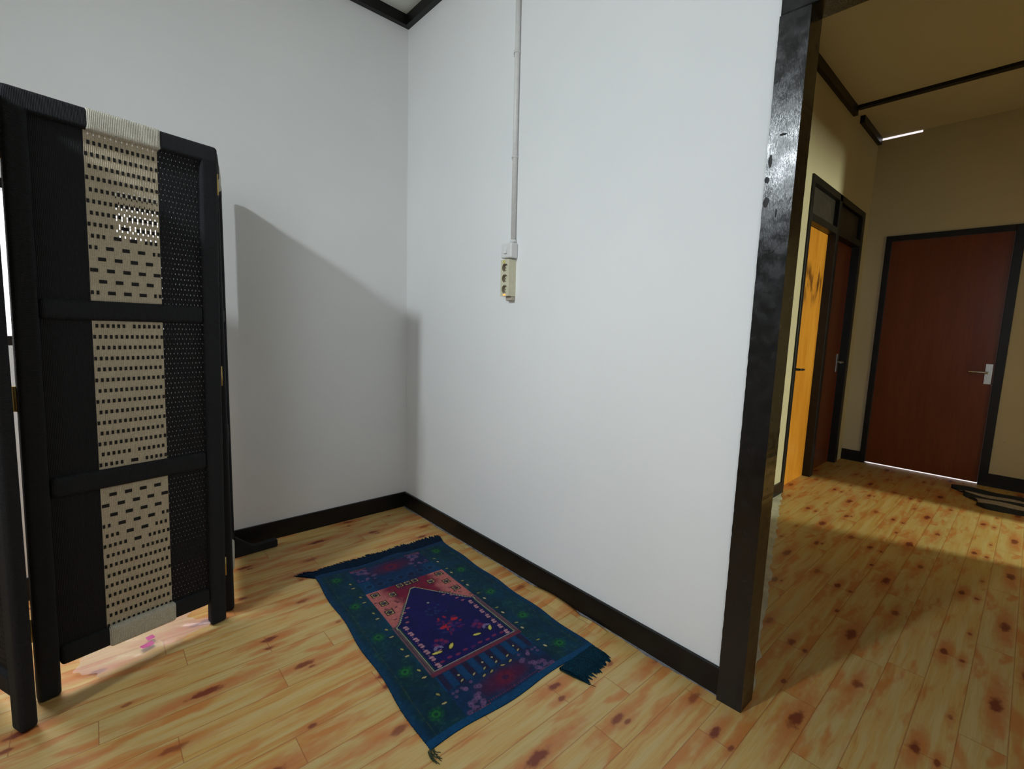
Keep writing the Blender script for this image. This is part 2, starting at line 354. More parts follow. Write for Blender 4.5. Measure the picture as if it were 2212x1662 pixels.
# windows
def window(name, panes, axis, pos, depth, label, mat, bars, fr=.035):
    """axis 'x' : window in a wall facing -y at y=pos ; axis 'y': wall facing +x at x=pos"""
    a0, a1, z0, z1 = panes
    e = empty(name, (0,0,0), 0, label, 'window'); e['kind'] = 'structure'
    bm = bmesh.new()
    def b(u0, u1, d0, d1, q0, q1, t=bm):
        if axis == 'x': box(t, u0, u1, pos+d0, pos+d1, q0, q1)
        else: box(t, pos+d0, pos+d1, u0, u1, q0, q1)
    lo, hi = (min(0, depth), max(0, depth))
    b(a0, a0+fr, lo, hi, z0, z1); b(a1-fr, a1, lo, hi, z0, z1); b(a0+fr, a1-fr, lo, hi, z0, z0+fr); b(a0+fr, a1-fr, lo, hi, z1-fr, z1)
    for u in bars: b(u-.02, u+.02, lo, hi, z0+fr, z1-fr)
    obj('window_frame', bm, M['gloss'], e)
    bm = bmesh.new(); mid = (lo+hi)/2 + (0.02 if depth > 0 else -.02)
    b(a0+fr, a1-fr, mid, mid+.005, z0+fr, z1-fr, bm)
    obj('pane', bm, mat, e)
    return e
window('window_1', (WA[0], WA[1], WA[2], WA[3]), 'x', 0.001, .09, 'bright frosted window behind the woven screen', mat_pane('bright_frosted_pane', (0.93, 0.94, 1.0), 2.2), [-1.34])
window('window_2', (WL[0], WL[1], WL[2], WL[3]), 'y', XL-.001, -.09, 'small high window in the left wall', mat_pane('sky_frosted_pane', (0.85, 0.93, 1.0), 7.0), [])
window('fill_window', (WB[0], WB[1], WB[2], WB[3]), 'y', XL-.001, -.09, 'added unseen fill window in the left wall', mat_pane('fill_pane', (0.9, 0.95, 1.0), 0.8), [-2.95])  # added out of view, its pane glows as part of the room fill

# doorway frame of the room: post in the photo's right third
e = empty('door_1', (0, 0, 0), 0, 'open doorway with glossy black painted post and head beam', 'door frame'); e['kind'] = 'structure'
def rough_post(x0, x1, y0, y1, z0, z1, seed, n=160):
    bm = bmesh.new(); r = random.Random(seed); rings = []
    for i in range(n+1):
        z = z0 + (z1-z0)*i/n
        j = [r.uniform(-.0006, .0006) for _ in range(4)]; j[0] = 0
        rings.append([bm.verts.new((x0, y0+j[1]*.5, z)), bm.verts.new((x1, y0+j[1]*.5, z)), bm.verts.new((x1, y1+j[3], z)), bm.verts.new((x0-.0038, y1+j[3], z))])
    for a, b in zip(rings, rings[1:]):
        for k in range(4): bm.faces.new((a[k], a[(k+1)%4], b[(k+1)%4], b[k]))
    bm.faces.new(rings[0][::-1]); bm.faces.new(rings[-1]); return bm
obj('jamb', rough_post(-.024, .060, -2.067, -1.994, 0, 1.962, 1), M['gloss'], e)
obj('jamb', rough_post(-.024, .060, -3.18, -3.105, 0, 1.962, 2), M['gloss'], e)
obj('head_beam', bx((-.026, .062, -3.18, -1.994, 1.962, 2.06)), M['gloss'], e, bevel=.004)
# chips in the paint of the post
bm = bmesh.new(); r = random.Random(11)
for z, y, sx, sz in [(1.66, -2.03, .010, .003), (1.60, -2.004, .006, .022), (1.55, -2.000, .006, .012), (1.49, -2.003, .008, .02), (1.46, -2.03, .002, .014), (1.36, -2.03, .005, .005), (1.362, -2.015, .013, .0015), (1.25, -2.02, .007, .0012)]:
    n = 9; c = bm.verts.new((-.0286, y, z)); vv = [bm.verts.new((-.0280, y+sx*math.cos(k*2*math.pi/n)*r.uniform(.6, 1.1), z+sz*math.sin(k*2*math.pi/n)*r.uniform(.6, 1.1))) for k in range(n)]
    for k in range(n): bm.faces.new((c, vv[k], vv[(k+1)%n]))
obj('paint_chip', bm, M['hole'], [c for c in e.children if c.name.startswith('jamb')][0])

# hall twin doors
e = empty('door_2', (0, 0, 0), 0, 'pair of narrow doors in one black frame with dark transoms', 'door'); e['kind'] = 'structure'
yf, yr = HY-.012, HY+.075
obj('frame', bx((FR[0], 2.315, yf, yr, 0, FR[2]), (2.915, 2.985, yf, yr, 0, FR[2]), (3.62, FR[1], yf, yr, 0, FR[2]), (2.315, 3.62, yf, yr, 2.185, FR[2]), (2.315, 2.915, yf, yr, 1.935, 1.985), (2.985, 3.62, yf, yr, 1.935, 1.985)), M['skirt'], e, bevel=.003)
tp = plain('dark_transom_panel', (0.03, 0.022, 0.016), 0.5, var=.3)
obj('transom_panel', bx((2.315, 2.915, HY+.02, HY+.035, 1.985, 2.185)), tp, e)
obj('transom_panel', bx((2.985, 3.62, HY+.02, HY+.035, 1.985, 2.185)), tp, e)
obj('transom_panel', bx((2.20, 3.75, HY+.10, HY+.12, 0, 2.24)), tp, e)
def lever_x(bm, x, y, z, sgn, ln=.11):
    cyl(bm, (x, y, z), (x, y-.045, z), .009, 12); tube(bm, [(x, y-.045, z), (x+sgn*.02, y-.05, z), (x+sgn*ln, y-.05, z-.002)], .008)
lf = obj('door_leaf', bx((2.317, 2.913, HY+.045, HY+.07, .001, 1.933)), M['orange'], e); lf['label'] = 'orange varnished door leaf with dark stain'
bm = bmesh.new(); lever_x(bm, 2.42, HY+.045, .90, 1, .085); obj('handle', bm, M['darkmetal'], lf)
lf = obj('door_leaf', bx((2.987, 3.618, HY+.045, HY+.07, .001, 1.933)), M['brown'], e); lf['label'] = 'brown varnished door leaf'
bm = bmesh.new(); box(bm, 3.545, 3.585, HY+.041, HY+.045, .84, 1.0); lever_x(bm, 3.565, HY+.045, .93, -1, .10); obj('handle', bm, M['chrome'], lf)

# far brown door
e = empty('door_3', (0, 0, 0), 0, 'brown hall end door with black frame and daylight under it', 'door'); e['kind'] = 'structure'
obj('frame', bx((FX-.015, FX+.09, D3[1]-.04, D3[1], 0, D3[2]), (FX-.015, FX+.09, D3[0], D3[0]+.055, 0, D3[2]), (FX-.015, FX+.09, D3[0]+.055, D3[1]-.04, D3[2]-.045, D3[2])), M['skirt'], e, bevel=.003)
lf = obj('door_leaf', bx((FX+.005, FX+.045, D3[0]+.057, D3[1]-.042, .013, D3[2]-.047)), M['brown'], e)
bm = bmesh.new(); x = FX+.004
box(bm, x-.006, x+.001, -2.325, -2.283, .815, .975)
cyl(bm, (x-.005, -2.303, .905), (x-.05, -2.303, .905), .010, 14); tube(bm, [(x-.05, -2.303, .905), (x-.055, -2.28, .908), (x-.055, -2.19, .91)], .008); cyl(bm, (x-.006, -2.303, .855), (x-.012, -2.303, .855), .010, 14)
obj('handle', bm, M['chrome'], lf, bevel=.001)

# ------------------------------------------------------------------ woven folding screen
PU0, PU1 = -.474, .035          # outer edges of a panel along its own axis (right hinge side at +)
ZT = 1.70
def weave_rows():
    """cross cords seen on the cream band: list of (row, col centre, half width in columns)"""
    out = []
    for rix in range(1, 47):
        dmin = min(abs(rix-12), abs(rix-34)); c0 = 12 if abs(rix-12) <= abs(rix-34) else 34; d = rix-c0
        cols = [k for k in range(-6, 7)] if rix % 2 else [k+.5 for k in range(-7, 7)]
        lim = 2.3 + 1.5*(4-dmin) if dmin <= 5 else -1
        if dmin <= 5:
            for k in cols:
                if abs(k) >= lim-.05: out.append((rix, k, .245))
            if dmin <= 4:
                js = [0, 3, -3, 6, -6] if dmin % 2 == 0 else [1.5, -1.5, 4.5, -4.5]
                for j in js:
                    if abs(j) + .3 < (1.5*(4-dmin) + 1.6): out.append((rix, j, .70))
        else:
            out += [(rix, k, .245) for k in cols]
    return out
def band_grid(xs, zs, hole, y, thick, mi=0):
    bm = bmesh.new(); F = [[bm.verts.new((x, y, z)) for z in zs] for x in xs]; G = [[bm.verts.new((x, y+thick, z)) for z in zs] for x in xs]
    nx, nz = len(xs)-1, len(zs)-1
    H = [[hole(i, j) for j in range(nz)] for i in range(nx)]
    def solid(i, j): return 0 <= i < nx and 0 <= j < nz and not H[i][j]
    for i in range(nx):
        for j in range(nz):
            if H[i][j]: continue
            bm.faces.new((F[i][j], F[i+1][j], F[i+1][j+1], F[i][j+1])); bm.faces.new((G[i][j], G[i][j+1], G[i+1][j+1], G[i+1][j]))
            if not solid(i-1, j): bm.faces.new((F[i][j], F[i][j+1], G[i][j+1], G[i][j]))
            if not solid(i+1, j): bm.faces.new((F[i+1][j], G[i+1][j], G[i+1][j+1], F[i+1][j+1]))
            if not solid(i, j-1): bm.faces.new((F[i][j], G[i][j], G[i+1][j], F[i+1][j]))
            if not solid(i, j+1): bm.faces.new((F[i][j+1], F[i+1][j+1], G[i+1][j+1], G[i][j+1]))
    loose = [v for v in bm.verts if not v.link_faces]; bmesh.ops.delete(bm, geom=loose, context='VERTS')
    return bm
def dark_band(u0, u1, hx=.001, z0=.10, z1=1.66, y=.012):
    p = .0110; nc = int(round((u1-u0)/p)); p = (u1-u0)/nc
    q = .0163; nr = int((z1-z0)/q)
    xs = [u0]; tagx = []
    for c in range(nc*2):          # half pitch columns, each: solid, slot
        a = u0 + c*p/2; xs += [a+p*.25-hx, a+p*.25+hx, a+p/2]; tagx += [None, c, None]
    zs = [z0]; tagz = []
    for r_ in range(nr):
        a = z0 + r_*q; zs += [a+q*.36, a+q*.64, a+q]; tagz += [None, r_, None]
    zs.append(z1); tagz.append(None)
    def hole(i, j):
        c, r_ = tagx[i], tagz[j]
        return c is not None and r_ is not None and (c + r_) % 2 == 0
    return band_grid(xs, zs, hole, y, .0050)
def cream_band(z0=.10, z1=1.66, y=.012, uc=-.2225, hw=.0880):
    p, q, zr = .0129, .0325, 1.612
    xs = [uc-hw]; tagx = [None]
    for c in range(-13, 14):
        a = uc + c*p/2; xs += [a-.0016, a+.0016]; tagx += [c, None]
    xs.append(uc+hw); tagx = tagx[:-1] + [None]; 
    tx = [None]
    for c in range(-13, 14): tx += [c, None]
    rows = {}; zs = [z0]; tz = []
    for k in range(60, -4, -1):   # quarter rows from the bottom up (k counts from row 1 downwards in quarters)
        zc = zr - k*q/4
        if zc < 1.30 or zc > 1.645: continue
        zs += [zc-.0034, zc+.0034]; tz += [None, k]
    zs.append(z1); tz.append(None)
    def hole(i, j):
        c, k = tx[i], tz[j]
        if c is None or k is None: return False
        if k == -3: return c % 2 == 0                              # pin holes right below the top rail
        if not 15 <= k <= 31 or c < -3: return False
        rix = k/4 + 1
        if k % 4 == 0: return (c + int(rix)) % 2 == 0 if int(rix) % 2 else (c % 2 == 0)      # beside the cross cords
        return k % 2 == 1 and c % 2 == (0 if (k//2) % 2 else 1)
    bm = band_grid(xs, zs, hole, y, .003)
    for rix, k, h_ in weave_rows():
        zc = zr - (rix-1)*q
        a, b = uc+(k-h_)*p, uc+(k+h_)*p
        a, b = max(a, uc-hw), min(b, uc+hw)
        if b-a < .002: continue
        hh = .0056 if h_ < .5 else .0052
        box(bm, a, b, y-.0012, y+.0005, zc-hh, zc+hh, 1)
    return bm
def rack(o, k=1.0):
    """the old screen leans a little out of square"""
    for v in o.data.vertices: v.co.x += k*(.0165*v.co.z - .029)
def panel(parent, loc, rz, k=1.0):
    """one leaf: mesh of posts and rails, with its woven inserts as children. local x along the leaf, -y faces the viewer"""
    T = .034
    bm = bmesh.new()
    for a, b in ((PU0, PU0+.051), (PU1-.053, PU1)): box(bm, a, b, -.004, T, 0, 1.665, 1)
    box(bm, PU0-.0006, PU1+.0006, -.0046, T+.0006, 1.643, ZT, 0)
    for z0_, z1_ in ((1.107, 1.165), (.597, .656), (.085, .146)): box(bm, PU0+.053, PU1-.053, 0, T-.003, z0_, z1_, 0)
    o = obj('panel', bm, [M['frame_h'], M['frame_v']], parent, bevel=.011, seg=4); o.location = loc; o.rotation_euler = (0, 0, rz)
    d = obj('woven_band', dark_band(-.426, -.311, .00025), M['dark_w'], o); d['label'] = 'black woven cord band'
    d = obj('woven_band', dark_band(-.134, -.017, .0012), M['dark_w'], o); d['label'] = 'black woven cord band'
    d = obj('woven_band', cream_band(), [M['cream_w'], M['mark']], o); d['label'] = 'cream woven cord band with black dashes'
    for z0_, z1_ in ((1.6400, ZT+.0022), (.0825, .1485)):
        d = obj('cord_wrap', bx((-.309, -.1265, -.0064, T+.0022, z0_, z1_)), M['cream_h'], o, bevel=.010, seg=3); d['label'] = 'cream paper cord wrapped round the rail'
    for q in [o] + list(o.children): rack(q, k)
    return o
e = empty('room_divider', (-1.30, -.68, 0), 0, 'tall black folding screen woven from paper cord with a cream stripe', 'folding screen')
def rel(p): return (p[0]+1.30, p[1]+.68, p[2])
ang = R(13.18)
p1 = panel(e, rel((-1.098, -.617, 0)), ang)
# panel going back to the wall: its own axis reversed so that the hinge side meets the first panel
a2 = math.atan2(.500, .104)
hx, hy = -1.062, -.570
dirx = Vector((math.cos(a2), math.sin(a2), 0))
p2 = panel(e, rel((hx - PU0*dirx.x, hy - PU0*dirx.y, 0)), a2, 0.0)
# panel coming toward the viewer at the left edge of the photo
a0 = math.atan2(-.91, .42)
hx0, hy0 = -1.611, -.844
d0 = Vector((math.cos(a0), math.sin(a0), 0))
p0 = panel(e, rel((hx0 - PU1*d0.x, hy0 - PU1*d0.y, 0)), a0, 0.0)
for q in [p0] + list(p0.children):
    for v in q.data.vertices: v.co.y += .010*v.co.z
def hinge(par, u, y, z, wd=.012):
    bm = bmesh.new(); box(bm, u-.002, u+wd, y, y+.003, z-.035, z+.035); cyl(bm, (u+wd, y, z-.035), (u+wd, y, z+.035), .0045, 10)
    obj('hinge', bm, M['brass'], par)
for z in (1.585, .92, .20): hinge(p1, PU1-.029+.0165*z, .022, z, .007)
for z in (1.55, .89, .22): hinge(p1, PU0-.029+.0165*z-.008, .022, z, .007)
# foot bracket at the free end of the panel by the wall
bm = bmesh.new()
prof = [(0, 0), (.185, 0), (.190, .005), (.190, .034), (.185, .039), (.095, .034), (.075, .040), (.0, .105)]
prism(bm, prof, -.018, .018, 0, Matrix.Translation((0, 0, 0)))
f = obj('foot', bm, M['frame_v'], p2, bevel=.003)
f.location = (PU1-.03, -.001, 0); f.rotation_euler = (0, 0, -a2 + R(3))

# ------------------------------------------------------------------ plastic film on the floor beneath the screen
bm = bmesh.new(); nx, ny = 46, 26; r = random.Random(9); V = {}
cx, cy, ca = -1.335, -.60, R(16)
ph = [(r.uniform(20, 60), r.uniform(15, 60), r.uniform(0, 6.3), r.uniform(.0015, .003)) for _ in range(7)]
for i in range(nx+1):
    for j in range(ny+1):
        u = (i/nx-.5)*.33; v = (j/ny-.5)*.20
        u += (.018*math.sin(j*.33)+.006*math.sin(j*1.1))*(abs(i/nx-.5)*2)**3; v += (.012*math.sin(i*.16+1)+.003*math.sin(i*.9))*(abs(j/ny-.5)*2)**3 + .02*(i/nx-.5)
        h_ = sum(a*abs(math.sin(fx*u+fy*v+p_)) for fx, fy, p_, a in ph)
        V[i, j] = bm.verts.new((cx+u*math.cos(ca)-v*math.sin(ca), cy+u*math.sin(ca)+v*math.cos(ca), .001+h_*1.1))
for i in range(nx):
    for j in range(ny):
        f = bm.faces.new((V[i, j], V[i+1, j], V[i+1, j+1], V[i, j+1])); f.smooth = True
        if (abs(i-22) < 3 and abs(j-9) < 2) or (abs(i-25) < 2 and abs(j-13) < 2): f.material_index = 1
o = obj('plastic_wrap', bm, [M['film'], M['pink']]); tag(o, 'crinkled clear plastic wrap with pink print on the floor under the screen', 'plastic wrap')

# ------------------------------------------------------------------ prayer rug (pattern computed here, woven colours as a vertex attribute)
def rug():
    W, H = 300, 470
    rs = np.random.RandomState(4)
    u, v = np.meshgrid((np.arange(W)+.0)/(W-1), (np.arange(H)+.0)/(H-1))
    img = np.zeros((H, W, 3))
    def sm(x, a, b):
        t = np.clip((x-a)/(b-a), 0, 1); return t*t*(3-2*t)
    def vn(nx, ny, seed):
        r_ = np.random.RandomState(seed); g = r_.rand(ny+2, nx+2); fx = u*nx; fy = v*ny
        ix = np.minimum(fx.astype(int), nx); iy = np.minimum(fy.astype(int), ny); tx = sm(fx-ix, 0, 1); ty = sm(fy-iy, 0, 1)
        return (g[iy, ix]*(1-tx)+g[iy, ix+1]*tx)*(1-ty) + (g[iy+1, ix]*(1-tx)+g[iy+1, ix+1]*tx)*ty
    n1 = vn(9, 14, 1)*.6 + vn(30, 46, 2)*.4; n2 = vn(90, 140, 3); n3 = vn(22, 30, 6)
    def blend(m, c):
        m = np.clip(m, 0, 1)[..., None]; img[:] = img*(1-m) + np.array(c)*m
    teal = np.array([.001, .036, .072]); 
    img[:] = teal*(.55+.9*n1[..., None])
    blend(.35*sm(n3, .45, .8), (.002, .050, .040))
    blend(.30*sm(n2, .6, .9)*sm(n3, .3, .7), (.03, .10, .05))
    edge = np.maximum(1-u/.045, 1-(1-u)/.045); blend(sm(edge, .0, .8)*.75, (.001, .045, .125))
    # faint dotted guard lines inside the borders
    for q in (.055, .955): blend((np.abs(u-q) < .003)*((v*150) % 1 < .5)*.5, (.06, .09, .02))
    s = u-.485                                  # symmetry axis
    A = np.abs(s)
    # green medallions
    for cu in (.108, .874):
        for cv in (.077, .295, .515, .717, .915):
            d = np.hypot((u-cu)*.66, (v-cv)*1.05)
            an = np.arctan2((v-cv)*1.05, (u-cu)*.66)
            blend(sm(d, .030, .018)*(.35+.45*(np.sin(an*8)*.5+.5))*.75, (.006, .12, .02))
            blend((np.abs(d-.010) < .003)*.6, (.02, .22, .03)); blend(sm(d, .006, .003)*.7, (.002, .03, .02))
    # blue field of the two end fields
    col = A < .275
    top = col*(v > .03)*(v < .245); bot = col*(v > .785)*(v < .975)
    blend(top*1.0, (.001, .030, .105)); blend(bot*1.0, (.002, .030, .100))
    blend(top*.6*sm(n3, .4, .7), (.010, .012, .060)); blend(bot*.5*sm(n3, .45, .7), (.012, .010, .050))
    blend((A > .20)*top*.7*(v > .15), (.0, .060, .16)); 
    for sgn_top, base in ((1, .0), (-1, 1.0)):
        vv = v if sgn_top == 1 else (1.018-v)
        # rosy centre cloud
        d = np.hypot(s/.20, (vv-.095)/.048); blend(sm(d, 1.15, .35)*(.45+.5*n1), (.10, .006, .045))
        d = np.hypot(s/.07, (vv-.095)/.035); blend(sm(d, 1.0, .4)*.6, (.17, .008, .030)); blend(sm(d, .35, .2)*.7, (.01, .01, .07))
        # pale lilac flower sprays in the corners
        for k in range(26):
            r_ = np.random.RandomState(100+k); ru, rv, rr_ = r_.uniform(.16, .27), r_.uniform(.045, .095), r_.uniform(.006, .013)
            if k > 15: ru, rv = r_.uniform(.13, .27), r_.uniform(.115, .150)
            d = np.hypot((A-ru)*.66, (vv-rv)*1.05); blend(sm(d, rr_, rr_*.5)*.50, (.24, .12, .27)); blend(sm(d, rr_*.45, rr_*.2)*.6, (.06, .03, .12))
        # pink dashed line
        blend((np.abs(vv-.040) < .0045)*(A > .15)*(A < .27)*(((A*75+vv*40) % 1) < .55)*.8, (.34, .07, .10))
        blend((np.abs(vv-.052) < .003)*(A < .16)*(((A*75) % 1) < .5)*.35, (.30, .03, .08))
    # column arcade in the lower field
    ar = (v > .792)*(v < .862)*col
    blend(ar*(np.cos(s*2*np.pi/.072) > .05)*.8, (.001, .055, .17)); blend(ar*(np.cos(s*2*np.pi/.072) < -.4)*.7, (.020, .006, .035))
    art = (v > .165)*(v < .238)*col
    for k in range(-3, 4):
        d = np.hypot((s-k*.075)*.66, (v-.197)*1.05); blend(art*sm(d, .016, .006)*.7, (.004, .008, .035)); blend(art*(np.abs(d-.018) < .002)*.35, (.02, .10, .22))
    for k in (-.175, -.031, .029, .174):
        d = np.hypot((s-k)*.66, (v-.828)*1.05); blend(sm(d, .0085, .006), (.003, .003, .006)); blend(sm(d, .0045, .003), (.60, .50, .36)); blend(sm(d, .0015, .001), (.05, .03, .02))
    def leaf(cu, cv, ln, wd, an, c, out=True):
        ln, wd = ln*1.15, wd*1.2
        du = (u-cu)*.66; dv = (v-cv)*1.05; a = du*math.cos(an)+dv*math.sin(an); b = -du*math.sin(an)+dv*math.cos(an)
        d = (a/ln)**2 + (np.abs(b)/wd)**1.6
        if out: blend(sm(((a)/(ln*1.35))**2 + (np.abs(b)/(wd*1.7))**1.6, 1.1, .9)*.85, (.003, .004, .008))
        blend(sm(d, 1.1, .85), c)
    for k in (-.180, -.109, -.045, .028, .101, .175): leaf(.485+k, .853, .007, .0026, -.5, (.40, .36, .20))
    for k in (-.075, -.03, .04, .09, ): leaf(.485+k, .878, .007, .003, (-1)**int(k*100)*.4, (.46, .38, .16))
    for cv in (.042, .130): pass
    for i, (a, b) in enumerate([(.248, .290), (.376, .416), (.493, .539), (.618, .657), (.737, .773), (.857, .895), (.135, .17)]):
        leaf(.170, a, .0068, .0030, 1.1, (.42, .40, .13)); leaf(.168, b, .0075, .0030, .15, (.50, .43, .20))
        leaf(.800, a, .0068, .0030, .3, (.30, .33, .12)); leaf(.798, b, .0070, .0036, 1.2, (.55, .50, .30))
    # spandrels: salmon at the corners, magenta at the middle
    span = (A < .278)*(v > .242)*(v < .515)
    blend(span*1.0, (.42, .125, .115))
    blend(span*sm(A + .25*(v-.24)+.10*(n1-.5), .215, .12), (.16, .008, .032))
    blend(span*sm(A + .1*(n1-.5), .10, .04)*sm(v, .30, .25)*.6, (.035, .008, .06))
    for q in range(60):
        r_ = np.random.RandomState(300+q); ru, rv = r_.uniform(-.27, .27), r_.uniform(.25, .50)
        du = (s-ru)*.66; dv = (v-rv)*1.05; an = r_.uniform(0, 3.1); a = du*math.cos(an)+dv*math.sin(an); b = -du*math.sin(an)+dv*math.cos(an)
        blend(span*sm((a/.009)**2+(b/.0035)**2, 1.1, .8)*.85, (.030, .012, .028)); blend(span*sm((a/.005)**2+(b/.0014)**2, 1.1, .8)*.6, (.16, .05, .09))
    for (a, b) in [(.232, .267), (.224, .338), (.233, .404), (.138, .300), (.055, .256), (.0-.0, .257)]:
        for sg in (1, -1):
            du = (s-sg*a)*.66; dv = (v-b)*1.05; m = np.abs(du)+np.abs(dv); mx = np.maximum(np.abs(du), np.abs(dv))
            blend(span*(mx < .0170), (.022, .006, .014)); blend(span*(mx < .0130), (.36, .28, .13)); d = np.hypot(du, dv)
            blend(span*(d < .0108), (.018, .005, .014)); blend(span*(np.abs(d-.0048) < .0013)*(dv < .002), (.16, .15, .26))
    # mihrab outline: half width as function of v
    zig = .0060*(2*np.abs(((v*1.05/.0105) % 1)-.5)-.5)
    hw = np.where(v < .300, -1, np.where(v < .385, .012+(v-.300)/.085*.100, np.where(v < .490, .112+(v-.385)/.105*.120 + zig*1.6, np.where(v < .505, .232+(v-.490)/.015*.030, .262))))
    outer = ((A < .285)*(v > .495)*(v < .789) + (A < hw+.018)*(v > .292)*(v <= .50)) > 0
    ring = ((A < .2595)*(v > .505)*(v < .7715) + (A < hw+.003)*(v > .300)*(v <= .52)) > 0
    inner = ((A < .2545)*(v > .508)*(v < .768) + (A < hw-.003)*(v > .306)*(v <= .52)) > 0
    ob = outer*(v > .495); blend(ob*1.0, (.135, .065, .085)); blend((A < hw+.014)*(v > .385)*(v <= .50)*.9, (.05, .06, .075))
    blend(((A < .276)*(v > .5)*(v < .783))*1.0, (.030, .020, .036)); blend(((A < .271)*(v > .5)*(v < .780))*1.0, (.10, .062, .075))
    blend(ob*(v > .776)*1.0, (.13, .022, .045))
    blend(ring*1.0, (.34, .36, .20)); 
    blend(ring*(v > .768)*1.0, (.32, .34, .30))
    blend(inner*1.0, (.004, .005, .066)); blend(inner*sm(n3, .3, .8)*.5, (.008, .004, .095))
    blend(inner*(A > .245)*(v > .51)*1.0, (.002, .030, .050))
    # pink scalloped edging inside
    for k in range(7):
        cv = .520+k*.038
        for sg in (1, -1):
            for dv_, du_ in ((0, 0), (.013, .0)):
                d = ((s-sg*(.222-du_-(dv_*.2)))*.66/.0085)**2 + ((v-cv-dv_)*1.05/.0055)**2; blend(inner*sm(d, 1.2, .8)*.95, (.42, .20, .24)); 
            d = np.hypot((s-sg*.212)*.66, (v-cv-.0065)*1.05); blend(inner*sm(d, .0030, .002), (.30, .22, .30))
            d = np.hypot((s-sg*.226)*.66, (v-cv-.026)*1.05); blend(inner*sm(d, .0028, .002)*.6, (.42, .20, .24))
    for (a, b) in ((.19, .497), (.175, .470), (.165, .44), (.125, .42)):
        for sg in (1, -1):
            d = ((s-sg*a)*.66/.008)**2+((v-b)*1.05/.005)**2; blend(inner*sm(d, 1.2, .7)*.8, (.34, .10, .16))
    for k in range(9):
        d = ((s-(k-4)*.048)*.66/.010)**2+((v-.748+.004*(k % 2))*1.05/.0055)**2; blend(inner*sm(d, 1.2, .7)*(.75 if k != 4 else .3), (.20, .020, .075))
    d = np.hypot((s-.0)*.66, (v-.433)*1.05); blend(sm(d, .0065, .004), (.20, .26, .22)); blend(sm(d, .0022, .001), (.5, .6, .5))
    # central bouquet
    r_ = np.random.RandomState(12)
    for k in range(34):
        an = r_.uniform(0, 6.28); ra = r_.uniform(.0, .062); cu, cv = ra*math.cos(an)*1.2, .595+ra*math.sin(an)*.9
        c = [(.10, .008, .055), (.30, .012, .030), (.018, .025, .13), (.07, .012, .10)][k % 4]
        aa = r_.uniform(0, 3.1); du = (s-cu)*.66; dv = (v-cv)*1.05; a = du*math.cos(aa)+dv*math.sin(aa); b = -du*math.sin(aa)+dv*math.cos(aa)
        blend(inner*sm((a/r_.uniform(.007, .015))**2+(b/.005)**2, 1.2, .6)*.75, c)
    for (a, b) in ((.045, .580), (-.045, .600)):
        d = ((s-a)*.66/.016)**2+((v-b)*1.05/.009)**2; blend(inner*sm(d, 1.1, .6)*.9, (.42, .014, .025))
    for k in range(10):
        cu, cv = r_.uniform(-.06, .05), r_.uniform(.455, .53); d = np.hypot((s-cu)*.66, (v-cv)*1.05); blend(inner*sm(d, .008, .003)*.5, (.010, .05, .14))
    # two lower blooms with yellow leaves
    for sg in (1, -1):
        cu = sg*.128
        for k in range(8):
            a, b = cu+r_.uniform(-.035, .035), .655+r_.uniform(-.02, .02); d = np.hypot((s-a)*.66, (v-b)*1.05); blend(inner*sm(d, .012, .004)*.7, [(.20, .012, .06), (.07, .02, .12)][k % 2])
        for q in range(3):
            d = np.hypot((s-cu-sg*.030)*.66, (v-.690)*1.05); blend(inner*(np.abs(d-.009-.004*q) < .0012)*(v < .692)*.8, (.26, .22, .40))
        d = ((s-cu-sg*.035)*.66/.010)**2+((v-.697)*1.05/.004)**2; blend(inner*sm(d, 1.2, .7), (.45, .18, .25))
    leaf(.650, .701, .0125, .0052, -1.0, (.56, .50, .10)); leaf(.558, .703, .0135, .0045, .25, (.56, .50, .12))
    leaf(.393, .700, .0140, .0055, -.75, (.58, .50, .10)); leaf(.305, .702, .0165, .0045, .20, (.58, .50, .10))
    # plain blue end bands and dark outlines
    blend((v > .975)*1.0, (.001, .060, .165)); blend((v < .022)*1.0, (.001, .035, .110))
    core = ((A < .29)*(v > .235)*(v < .79))[..., None]; img[:] = img*(1+.28*core)
    for q in range(0, 1): pass
    img[:] *= (.66 + .30*n2)[..., None]
    # geometry: four corners on the floor (world), gently wavy cloth
    TL, TR, BR, BL = [np.array(p) for p in ((-.739, -.526), (-.099, -.570), (-.134, -1.595), (-.807, -1.581))]
    U, Vv = u[..., None], v[..., None]
    P = (TL*(1-U)+TR*U)*(1-Vv) + (BL*(1-U)+BR*U)*Vv
    wav = .004*np.sin(v*19+1.0)*np.exp(-u*12) - .006*np.sin(v*24+.5)*np.exp(-(1-u)*10)
    P[..., 0] += wav + .0012*(np.random.RandomState(2).rand(H, W)-.5)*((u < .004)+(u > .996))
    P[..., 1] += .006*np.sin(u*9+2)*np.exp(-v*20) + .006*np.sin(u*11)*np.exp(-(1-v)*25)
    Z = .0035 + .0045*(.5+.5*np.sin(v*24+.8))*np.exp(-(1-u)*9) + .003*(.5+.5*np.sin(v*17))*np.exp(-u*12) + .0035*(.5+.5*np.sin(u*14+v*5))*np.exp(-v*14)
    co = np.concatenate([P, Z[..., None]], 2).reshape(-1, 3)
    idx = np.arange(W*H).reshape(H, W)
    quads = np.stack([idx[1:, :-1], idx[1:, 1:], idx[:-1, 1:], idx[:-1, :-1]], -1).reshape(-1, 4)
    # skirt down to the floor around the border
    ring_i = np.concatenate([idx[0, :], idx[1:, -1], idx[-1, -2::-1], idx[-2:0:-1, 0]])
    low = co[ring_i].copy(); low[:, 2] = .0004; b0 = len(co); co2 = np.concatenate([co, low]); m = len(ring_i)
    sk = np.array([[ring_i[i], ring_i[(i+1) % m], b0+(i+1) % m, b0+i] for i in range(m)])
    faces = np.concatenate([quads, sk])
